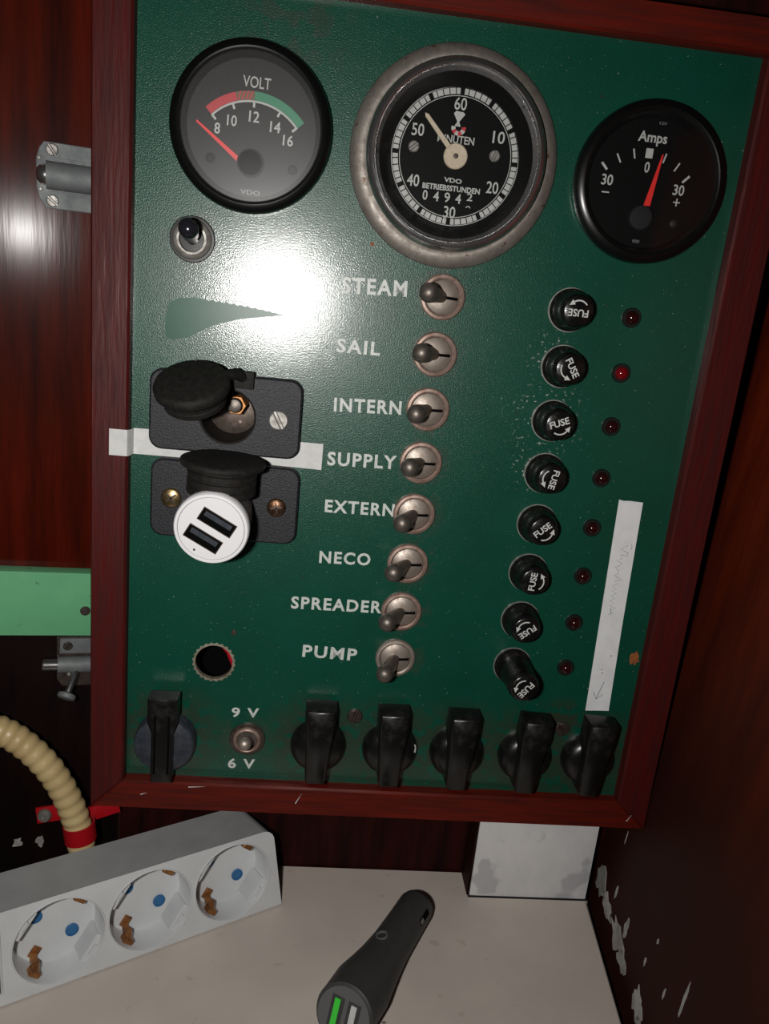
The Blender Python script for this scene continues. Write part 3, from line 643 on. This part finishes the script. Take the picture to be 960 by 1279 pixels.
slot_screw(S1, 21.1, -.2, 4.0, 4.0, 1.4, 118, 'steel')
# lid: disc with a plug below, hanging out from the hinge at the plate's upper edge
nrm = Vector((-.12, .86, .50)).normalized()
Q = nrm.to_track_quat('Z', 'Y').to_matrix().to_4x4()
LID1 = Matrix.Translation((-12.0, 12.4, 17.5)) @ Q
MB(LID1).lathe([(13.8, -2.2), (14.7, -1.2), (14.7, 1.0), (14.0, 2.2), (12.8, 2.7), (0, 3.0)], 56).build('lid', 'rubber', S1, 50)
MB(LID1).lathe([(0, -8.0), (11.6, -8.0), (12.2, -7.4), (12.2, -5.6), (11.7, -5.2), (12.2, -4.7), (12.2, -2.8), (11.4, -2.2), (0, -2.1)], 56).build('lid_plug', 'rubber', S1, 40)
MB().box(1.5, 10.5, 11.5, 18.5, 3.6, 7.0, bev=1.0).build('hinge', 'rubber', S1)
MB().tube([(6, 16, 5.5), (3.5, 17.6, 9), (0.5, 17.0, 14), (-2.5, 14.5, 17)], 2.3, 12).build('strap', 'rubber', S1)

S2 = thing('power_socket', 'lower black socket plate holding the white charger, lid raised flat above', 'socket', on_panel(-55.8, -23.7))
plate_mesh(-30.7, 30.6, -16.8, 16.6, (-.2, -.1), 11.6).build('face_plate', 'grain_black', S2, 40)
MB().lathe_closed([(11.6, 4.0), (11.6, -20), (11.0, -20), (11.0, 3.6)], 56, (-.2, -.1, 0)).build('barrel', 'black', S2, 40)
phillips(S2, -22.0, .2, 4.0, 4.2, 'gold', 40); phillips(S2, 21.6, -.6, 4.0, 4.0, 'copper', 10)
nrm = Vector((.03, .998, .03)).normalized(); Q = nrm.to_track_quat('Z', 'Y').to_matrix().to_4x4()
LID2 = Matrix.Translation((.4, 20.6, 18.5)) @ Q
MB(LID2).lathe([(15.0, -2.0), (16.4, -1.5), (16.8, -.4), (16.5, .5), (15.2, 1.1), (0, 1.3)], 64).build('lid', 'rubber', S2, 50)
MB(LID2).lathe([(0, -13.0), (12.6, -13.0), (13.6, -12.4), (13.6, -10.2), (12.8, -9.8), (12.8, -9.2), (13.6, -8.8), (13.6, -6.9), (12.8, -6.5), (12.8, -5.9), (13.6, -5.5), (13.6, -3.6), (12.8, -3.2), (12.8, -1.9), (0, -1.9)], 64).build('lid_plug', 'rubber', S2, 30)
MB().box(-6, 6, 15.2, 19.6, 2.8, 6.5, bev=1.0).build('hinge', 'rubber', S2)

# white two-port charger in the lower socket
UC = thing('usb_charger', 'round white car charger with two black USB ports plugged into the lower socket', 'charger', on_panel(-56.2, -25.0, 4), (RX+math.radians(4), 0, math.radians(-2)))
mb = MB(); mb.lathe([(0, -20), (10.2, -20), (10.4, 1), (12.4, 3), (13.4, 12), (14.0, 24)], 64); mb.build('body', 'grey_plastic', UC, 50)
mb = MB(); mb.lathe_closed([(12.9, 23.8), (14.3, 23.8), (14.5, 24.6), (14.5, 28.4), (14.0, 29.1), (13.2, 29.2), (12.9, 29.0)], 64); mb.build('face_rim', 'white_plastic', UC, 40)
mb = MB(); mb.lathe([(12.75, 24), (12.75, 28.9), (12.6, 29.05), (0, 29.1)], 64); fc = mb.build('face', 'white_plastic', UC, 40)
for px, py in ((2.3, 3.1), (-2.9, -4.1)):
    T = Matrix.Translation((px, py, 0)) @ Matrix.Rotation(math.radians(-29), 4, 'Z')
    p_ = MB(T).box(-7.2, 7.2, -2.9, 2.9, 28.6, 29.2).build('usb_port', 'dark_gap', UC)
    mb = MB(T)
    for b in ((-7.3, 7.3, 2.6, 2.95), (-7.3, 7.3, -2.95, -2.6), (-7.3, -6.95, -2.6, 2.6), (6.95, 7.3, -2.6, 2.6)): mb.box(*b, 28.6, 29.35)
    mb.build('port_shell', 'steel_dark', p_)
    MB(T).box(-5.8, 5.8, -.2, 1.9, 28.9, 29.28).build('port_tongue', 'knob_side', p_)
MB().lathe([(.45, 28.9), (.45, 29.15), (0, 29.2)], 12, (-6.2, -9.0, 0)).build('pin_hole', 'dark_gap', UC)

# ------------------------------------------------------------------ tapes
def strip_mesh(top, bot, th=.15):
    """tape following a height profile: lists of (x, y, h)"""
    mb = MB(); n = len(top)
    V = [[mb._v((x, y, h+d)) for x, y, h in L] for d in (th, 0) for L in (top, bot)]
    for a, b in ((0, 1), (2, 3)):
        for i in range(n-1): mb.bm.faces.new((V[a][i], V[a][i+1], V[b][i+1], V[b][i]))
    for i in range(n-1):
        mb.bm.faces.new((V[0][i], V[0][i+1], V[2][i+1], V[2][i])); mb.bm.faces.new((V[1][i], V[1][i+1], V[3][i+1], V[3][i]))
    for e in (0, n-1): mb.bm.faces.new((V[0][e], V[1][e], V[3][e], V[2][e]))
    return mb
TP = thing('masking_tape', 'white tape strip running under the socket plates onto the left frame rail', 'tape', on_panel(-60, -2))
X = lambda x: x+60
prof = [(-102.7, 6.08), (-97, 6.08), (-95.6, 6.05), (-94.9, 4.6), (-94.3, .3), (-93.0, .08), (-80, .05), (-60, .05), (-40, .05), (-16.6, .06)]
prof[6:9] = [(-80, .05), (-72, .05), (-60, .05), (-50, .05), (-41, .05), (-36, .05)]
mb = strip_mesh([(X(x), 1.2 if -75 < x < -38 else 5.8, h) for x, h in prof], [(X(x), -5.0+(-.4 if x > -20 else 0), h) for x, h in prof]); mb.build('tape_strip', 'tape', TP, 20)
TW = thing('label_tape', 'upright white label tape with faint handwriting near the right rail', 'tape', on_panel(121.2, -61.3), (RX, 0, 0))
o = [(-6.8, 51.6), (-4.6, 51.2), (-2, 51.4), (4.2, 51.1), (5.5, -8), (6.9, -51.4), (1.2, -51.6), (-4.4, -51.9), (-5.7, 5)]
mb = MB(); mb.prism(o, 0, .18); mb.build('tape_strip', 'tape2', TW)
# pencil handwriting running down the tape, and the arrow at its foot
def scribble(pts, m='ink', r=.14): return MB().tube([(x, y, .2) for x, y in pts], r, 5).build('handwriting', m, TW)
wr_ = [(1.0, 31), (-2.0, 29), (1.6, 27.5), (1.9, 26), (-1.6, 26.5), (-.8, 24.5), (-2.8, 23.5), (-.2, 22.5), (-1.2, 21), (-3.0, 20.4), (-1.2, 18.9), (-1.0, 17.2), (-2.7, 16.6), (-1.0, 15.6), (1.2, 14.6), (-2.0, 13.7), (-.6, 12.4), (-2.6, 11.4), (-.8, 10.2), (-2.5, 9.0), (-.3, 8), (-2.2, 6.6), (-.6, 5.4), (-2.4, 4.1), (-.4, 3), (-2.2, 1.8), (.6, .8), (-1.6, -.6), (-.2, -1.8), (-2.0, -2.6)]
scribble(wr_); scribble([(2.6, 31.5), (3.0, 30.5), (2.8, 29)]); scribble([(-1.6, .6), (-.8, -2.4)])
scribble([(2.0, -36.5), (-.4, -45.5)], 'ink_dark', .16); scribble([(-2.2, -42), (-.4, -45.6), (2.6, -43)], 'ink_dark', .16)
for x, y in ((.4, -32), (-.3, -30.2), (3, -23)): MB().lathe([(.35, .15), (.3, .3), (0, .32)], 8, (x, y, 0)).build('speck', 'rust', TW)

# ------------------------------------------------------------------ left side: latches, green batten, hose
def wall_thing(name, label, cat, a, z, out=0, group=None, rz=0):
    p = wl(a, z)+WN*out
    o = thing(name, label, cat, p, (RX+LEAN, rz, A14), group); return o
LT = wall_thing('door_bolt', 'pale metal barrel bolt on the wood beside the voltmeter', 'bolt', -22, 99.6)
mb = MB(); mb.prism([(-8.2, 12.6), (16, 12.6), (16, -12.6), (-7.6, -12.6), (-10.2, -9), (-11.2, -5), (-11.2, 6), (-10, 10)], 0, 1.2, bev=.3); mb.build('plate', 'hinge', LT, 30)
mb = MB(); mb.lathe_closed([(4.4, -7.5), (5.4, -7.5), (5.4, 22), (4.4, 22)], 28, T=Matrix.Translation((0, 0, 2.2)) @ Matrix.Rotation(PI/2, 4, 'Y')); mb.build('sleeve', 'hinge', LT, 40)
mb = MB(); mb.lathe([(0, -11.2), (2.2, -11), (3.6, -9.8), (4.1, -8), (4.1, 20), (0, 20)], 28, T=Matrix.Translation((0, 0, 2.4)) @ Matrix.Rotation(PI/2, 4, 'Y')); mb.build('bolt_rod', 'chrome', LT, 40)
for y in (6.4, -6.4):
    mb = MB(); mb.box(-6, 16, y-.5, y+.5, 1, 1.8, bev=.3); mb.build('ridge', 'hinge', LT)
for x, y, a in ((-5.2, 9.7, -55), (-5.2, -9.6, -40)): slot_screw(LT, x, y, 1.2, 2.4, .9, a, 'steel', slot=.5)
for x, y in ((-1.2, 4.9), (-1.2, -4.9), (-10.0, 6.2), (-9.6, -5.6), (6.6, 5), (6.6, -5)): MB().lathe([(.9, 1), (.8, 1.9), (0, 2.3)], 12, (x, y, 0)).build('rivet', 'steel', LT)
GB = wall_thing('painted_batten', 'pale green painted batten across the wood at left', 'batten', -34, -88, rz=math.radians(4))
mb = MB(); mb.box(-44, 30, -16.2, 16.2, 0, 7, bev=.5); mb.build('batten_board', 'bar_green', GB)
MB().lathe([(2.4, 6.9), (2.3, 7.4), (0, 7.5)], 20, (21.0-1.6, -3, 0)).build('screw', 'steel_dark', GB)
L2 = wall_thing('door_bolt', 'dull metal barrel bolt with a round knob, below the green batten', 'bolt', -18, -122, rz=math.radians(3))
mb = MB(); mb.prism([(-10.5, 13), (12, 13), (12, -14), (-7, -14), (-9.5, -10)], 0, 1.2, bev=.3); mb.build('plate', 'steel_dark', L2, 30)
MB().box(-8.8, 12, 4.5, 12.5, 1.1, 2.0, bev=.3).build('raised_rib', 'hinge', L2)
mb = MB(); mb.lathe_closed([(3.1, -9.4), (4.0, -9.4), (4.0, 14), (3.1, 14)], 28, T=Matrix.Translation((0, -1, 3.0)) @ Matrix.Rotation(PI/2, 4, 'Y')); mb.build('sleeve', 'hinge', L2, 40)
mb = MB(); mb.lathe([(0, -16.5), (2.6, -16.3), (2.9, -15.6), (2.9, 13), (0, 13)], 28, T=Matrix.Translation((0, -1, 3.0)) @ Matrix.Rotation(PI/2, 4, 'Y')); mb.build('bolt_rod', 'chrome', L2, 40)
mb = MB(); mb.tube([(-.6, -2, 4), (-2.2, -6.5, 9), (-4.2, -11.0, 12.5)], 1.6, 14); mb.build('knob_stem', 'chrome', L2, 40)
T, L_ = lever_matrix(-.4, -.9, .75); T = Matrix.Translation((-4.2, -11.2, 12.6)) @ T
MB(T).lathe([(1.8, -.5), (4.2, .6), (4.4, 1.8), (3.9, 2.8), (0, 3.3)], 28).build('bolt_knob', 'hinge', L2, 50)
slot_screw(L2, -5.2, 8.6, 2.0, 2.2, .8, 60, 'steel_dark', slot=.5)
MB().lathe([(1.0, 1), (.9, 2.0), (0, 2.4)], 12, (-4.0, -7.2, 0)).build('rivet', 'steel', L2)

# ribbed hose: sweeps down in front of the left wall and into the shelf behind the power strip
HS = thing('ribbed_hose', 'cream ribbed hose curving down the left side behind the power strip', 'hose', (-121, 20, ZS), (0, 0, 0))
ctrl = [(-186, -1, -128), (-165, 8, -141), (-150, 13.5, -152), (-136, 17, -170), (-126.5, 19, -192), (-122, 20, -214), (-121, 20, -238)]
def catmull(c, step):
    P = [Vector(p) for p in c]; P = [P[0]*2-P[1]]+P+[P[-1]*2-P[-2]]; out = []
    for i in range(1, len(P)-2):
        n = 40
        for k in range(n):
            t = k/n; a, b, c_, d = P[i-1:i+3]
            out.append(.5*((2*b)+(-a+c_)*t+(2*a-5*b+4*c_-d)*t*t+(-a+3*b-3*c_+d)*t**3))
    out.append(P[-2]); res = [out[0]]; acc = 0
    for p, q in zip(out, out[1:]):
        acc += (q-p).length
        if acc >= step: res.append(q); acc = 0
    return res
path = [p-Vector((-121, 20, ZS)) for p in catmull(ctrl, .62)]
prof6 = [5.9, 6.5, 6.75, 6.5, 5.9]
MB().tube([tuple(p) for p in path], lambda i: (6.1, 6.6, 6.75, 6.6, 6.1)[i % 5], 22).build('hose_body', 'hose', HS, 60)
PC = thing('pipe_clamp', 'red plastic clamp holding the cream hose, screwed to the wood', 'clamp', (-122.6, 20, -207), (math.radians(-3), math.radians(-7), 0))
MB().lathe_closed([(6.8, -4.5), (7.7, -4.5), (7.7, 4.5), (6.8, 4.5)], 40).build('clamp_band', 'red_plastic', PC, 40)
mb = MB(); mb.box(-21, -5, 8.2, 9.8, 2.5, 11, T=Matrix.Rotation(math.radians(10), 4, 'Z'), bev=.4); mb.build('clamp_ear', 'red_plastic', PC)
mb = MB(); mb.box(5, 20, 5.4, 7.2, 0, 7.5, T=Matrix.Rotation(math.radians(14), 4, 'Z') @ Matrix.Rotation(math.radians(-8), 4, 'Y'), bev=.4); mb.build('clamp_ear', 'red_plastic', PC)
T = Matrix.Translation((-18.0, 4.8, 7)) @ Matrix.Rotation(PI/2, 4, 'X')
mb = MB(T); mb.lathe([(3.4, 0), (3.4, 1.2), (2.8, 2.0), (1.4, 2.1), (1.2, 1.5), (0, 1.5)], 24); mb.build('screw', 'steel', PC, 40)

# ------------------------------------------------------------------ power strip
A29 = math.radians(28.856)
ST = thing('power_strip', 'white power strip with three round sockets, lying on its side on the shelf', 'power strip', (-18.5, 9.2, ZS), (0, 0, A29))
# local x along the strip (0 = right end, negative to the left), y back, z up; the socket face leans back 9 degrees
FT = Matrix.Translation((0, 0, 0)) @ Matrix.Rotation(math.radians(90-9), 4, 'X')        # face frame: x along, y up the face, z out
# housing: face with three holes plus the shell
SL = -168; centres = (-26.6, -66.6, -106.4)
bm = bmesh.new(); edges = []
outl = [(0-.6, .8)]+[(-1.0, 4)]+[(-4.0, 33)]+[(-4.4-6*(1-math.cos(math.radians(a))), 36.5+6.3*math.sin(math.radians(a))) for a in (15, 35, 55, 75, 90)]+[(SL, 43), (SL, .8)]
def loop2(pts):
    vs = [bm.verts.new((x, y, 0)) for x, y in pts]
    for i in range(len(vs)): edges.append(bm.edges.new((vs[i], vs[(i+1) % len(vs)])))
loop2(outl)
for cx in centres: loop2([(cx+19.0*math.cos(2*PI*i/56), 21.6+19.0*math.sin(2*PI*i/56)) for i in range(56)])
bmesh.ops.triangle_fill(bm, edges=edges, use_beauty=True)
bmesh.ops.transform(bm, matrix=FT, verts=bm.verts[:])
mb = MB(); mb.bm.free(); mb.bm = bm; mb.build('socket_face', 'strip', ST, 20)
mb = MB(); n = len(outl)
front = [mb._v((x, y, 0), FT) for x, y in outl]; mid = [mb._v((x-.0, y, -1), FT) for x, y in inset(outl, .15)]
back = []
for x, y in outl: back.append(mb._v((x-3.0 if x > -20 else x, 36.5+max(0, 1-y/60), max(0, y*.88))))
for a, b in ((front, mid), (mid, back)):
    for i in range(n): j = (i+1) % n; mb.bm.faces.new((a[i], a[j], b[j], b[i]))
mb.bm.faces.new(back)
for v in mb.bm.verts: v.co.z = max(v.co.z, 0)
mb.build('housing', 'strip_side', ST, 40)
for cx in centres:
    T = FT @ Matrix.Translation((cx, 21.6, 0))
    mb = MB(T); mb.lathe([(19.6, .05), (19.4, .45), (19.0, .4), (18.5, -1), (18.0, -13.5), (17.8, -14.0), (0, -14.0)], 64, cap0=False); cup = mb.build('socket_cup', 'strip', ST, 40)
    # the two flats that guide the plug
    for a in (-38, 142):
        Tb = T @ Matrix.Rotation(math.radians(a), 4, 'Z')
        mb = MB(Tb); mb.box(15.3, 18.2, -6.5, 6.5, -13.9, -2.2, bev=.5); mb.box(16.6, 18.6, -2.3, 2.3, -13.9, -.8, bev=.4); mb.build('guide_rib', 'strip', cup)
    for s in (-1, 1):
        d = Vector((math.cos(math.radians(-38)), math.sin(math.radians(-38))))*9.5*s
        mb = MB(T); mb.lathe([(2.9, -13.8), (2.9, -13.1), (2.4, -12.9), (2.3, -13.4), (0, -13.4)], 24, (d.x, d.y, 0)); mb.build('contact_hole', 'blue', cup, 40)
        MB(T).lathe([(1.9, -13.3), (1.3, -13.25), (0, -13.2)], 16, (d.x+.5, d.y+.4, 0)).build('contact_shutter', 'blue', cup)
    for a, full in ((232, True), (52, False)):
        Te = T @ Matrix.Rotation(math.radians(a), 4, 'Z')
        mb = MB(Te)
        if full:
            mb.prism([(11.0, -2.0), (16.0, -2.0), (16.0, 1.6), (11.0, 1.6)], -13.9, -12.6, bev=.2)
            mb.tube([(14.5, 0, -12.9), (15.6, 0, -9.5), (14.6, 0, -6.0), (17.2, 0, -2.2)], 2.0, 4); mb.box(15.6, 18.0, -2.4, 2.4, -6.5, -1.6, bev=.4)
        else:
            mb.prism([(15.0, -2.6), (18.4, -2.6), (18.4, 2.6), (15.0, 2.6)], -13.9, -4.5, bev=.4)
        mb.build('earth_clip', 'brass', cup, 30)
MB(FT).box(-141, -129.5, 7, 37, -1, 1.3, bev=.6).build('switch_surround', 'strip', ST)
MB(FT).box(-140, -130.6, 9, 35, .6, 3.4, bev=.8).build('rocker_switch', 'black_gloss', ST)
mb = MB(); mb.tube([(-8, 20.5, 38.4), (-40, 20.8, 38.2), (SL, 20.8, 38.1)], .35, 5); mb.build('housing_seam', 'strip_side', ST)

# ------------------------------------------------------------------ loose grey car charger on the shelf
v0 = Vector((50.6, 4.5, ZS)); v1 = Vector((10.5, -65.0, ZS)); dv = (v1-v0); ang = math.atan2(dv.y, dv.x); LN = dv.length
CG = thing('car_charger', 'dark grey flared car charger with green and white USB ports lying on the shelf', 'charger', tuple(v0), (0, 0, ang))
# local x runs from the contact tip to the port face
def sect(x, ry, rz, n=32, lean=0): return [(x+lean*(math.sin(2*PI*i/n)), ry*math.cos(2*PI*i/n), rz+rz*math.sin(2*PI*i/n)) for i in range(n)]
secs = [(0, 3.5, 3.5), (.4, 6.4, 6.4), (2.0, 8.2, 8.2), (5, 8.9, 8.9), (18, 9.1, 9.0), (34, 9.5, 9.3), (46, 10.6, 9.8), (56, 12.0, 10.6), (64, 13.3, 11.4), (LN-3, 13.2, 12.0), (LN-.6, 13.3, 12.2), (LN, 12.9, 12.0)]
mb = MB(); rings = [[mb._v(p) for p in sect(x, ry, rz, lean=-x/LN*4.0)] for x, ry, rz in secs]
for r in rings[0]: r.co.z += 4.7
for r in rings[1]: r.co.z += 1.9
for r in rings[2]: r.co.z += .3
for a, b in zip(rings, rings[1:]):
    for i in range(32): j = (i+1) % 32; mb.bm.faces.new((a[i], a[j], b[j], b[i]))
mb.bm.faces.new(rings[0]); mb.bm.faces.new(rings[-1][::-1]); mb.build('body', 'gun', CG, 40)
mb = MB(); a = [mb._v(p) for p in [(x+.5, y*.93, 12+(z-12)*.93) for x, y, z in sect(LN, 12.9, 12, lean=-4.0)]]; b = [mb._v(p) for p in [(x-1, y*.93, 12+(z-12)*.93) for x, y, z in sect(LN, 12.9, 12, lean=-4.0)]]
mb.bm.faces.new(a); mb.bm.faces.new(b[::-1])
for i in range(32): j = (i+1) % 32; mb.bm.faces.new((a[i], a[j], b[j], b[i]))
mb.build('port_face', 'gun2', CG, 40)
tl = math.atan2(4, 12)
for y, m in ((-3.8, 'usb_green'), (3.9, 'print')):
    T = Matrix.Translation((LN+.5, y, 12)) @ Matrix.Rotation(-tl, 4, 'Y')
    p_ = MB(T).box(-.6, .15, -2.9, 2.9, -7, 7, bev=.1).build('usb_port', 'gun', CG)
    MB(T).box(-.3, .7, -1.3, 1.3, -6.2, 6.2, bev=.15).build('port_tongue', m, p_)['label'] = 'green port tongue' if m == 'usb_green' else 'white port tongue'
mb = MB(); mb.lathe([(3.2, -3.2), (3.2, -1), (2.2, 0), (1.6, 1.2), (0, 1.6)], 24, T=Matrix.Translation((0, 0, 8.5)) @ Matrix.Rotation(-PI/2, 4, 'Y')); mb.build('contact_tip', 'steel_dark', CG)
for s in (1,):
    T = Matrix.Translation((13, 0, 9)) @ Matrix.Rotation(math.radians(28), 4, 'X')
    MB(T).box(-5, 5, s*8.2, s*9.15, -1.4, 1.4, bev=.4).build('clip_slot', 'dark_gap', CG)
    MB(T).box(1.6, 4.4, 8.4, 9.5, -.9, .9, bev=.3).build('side_contact', 'steel', CG)
T = Matrix.Translation((40, 0, 9.6)) @ Matrix.Rotation(math.radians(16), 4, 'X')
MB(T).lathe_closed([(2.3, 9.2), (2.8, 9.2), (2.8, 10.25), (2.3, 10.25)], 28).build('emblem', 'gun3', CG)
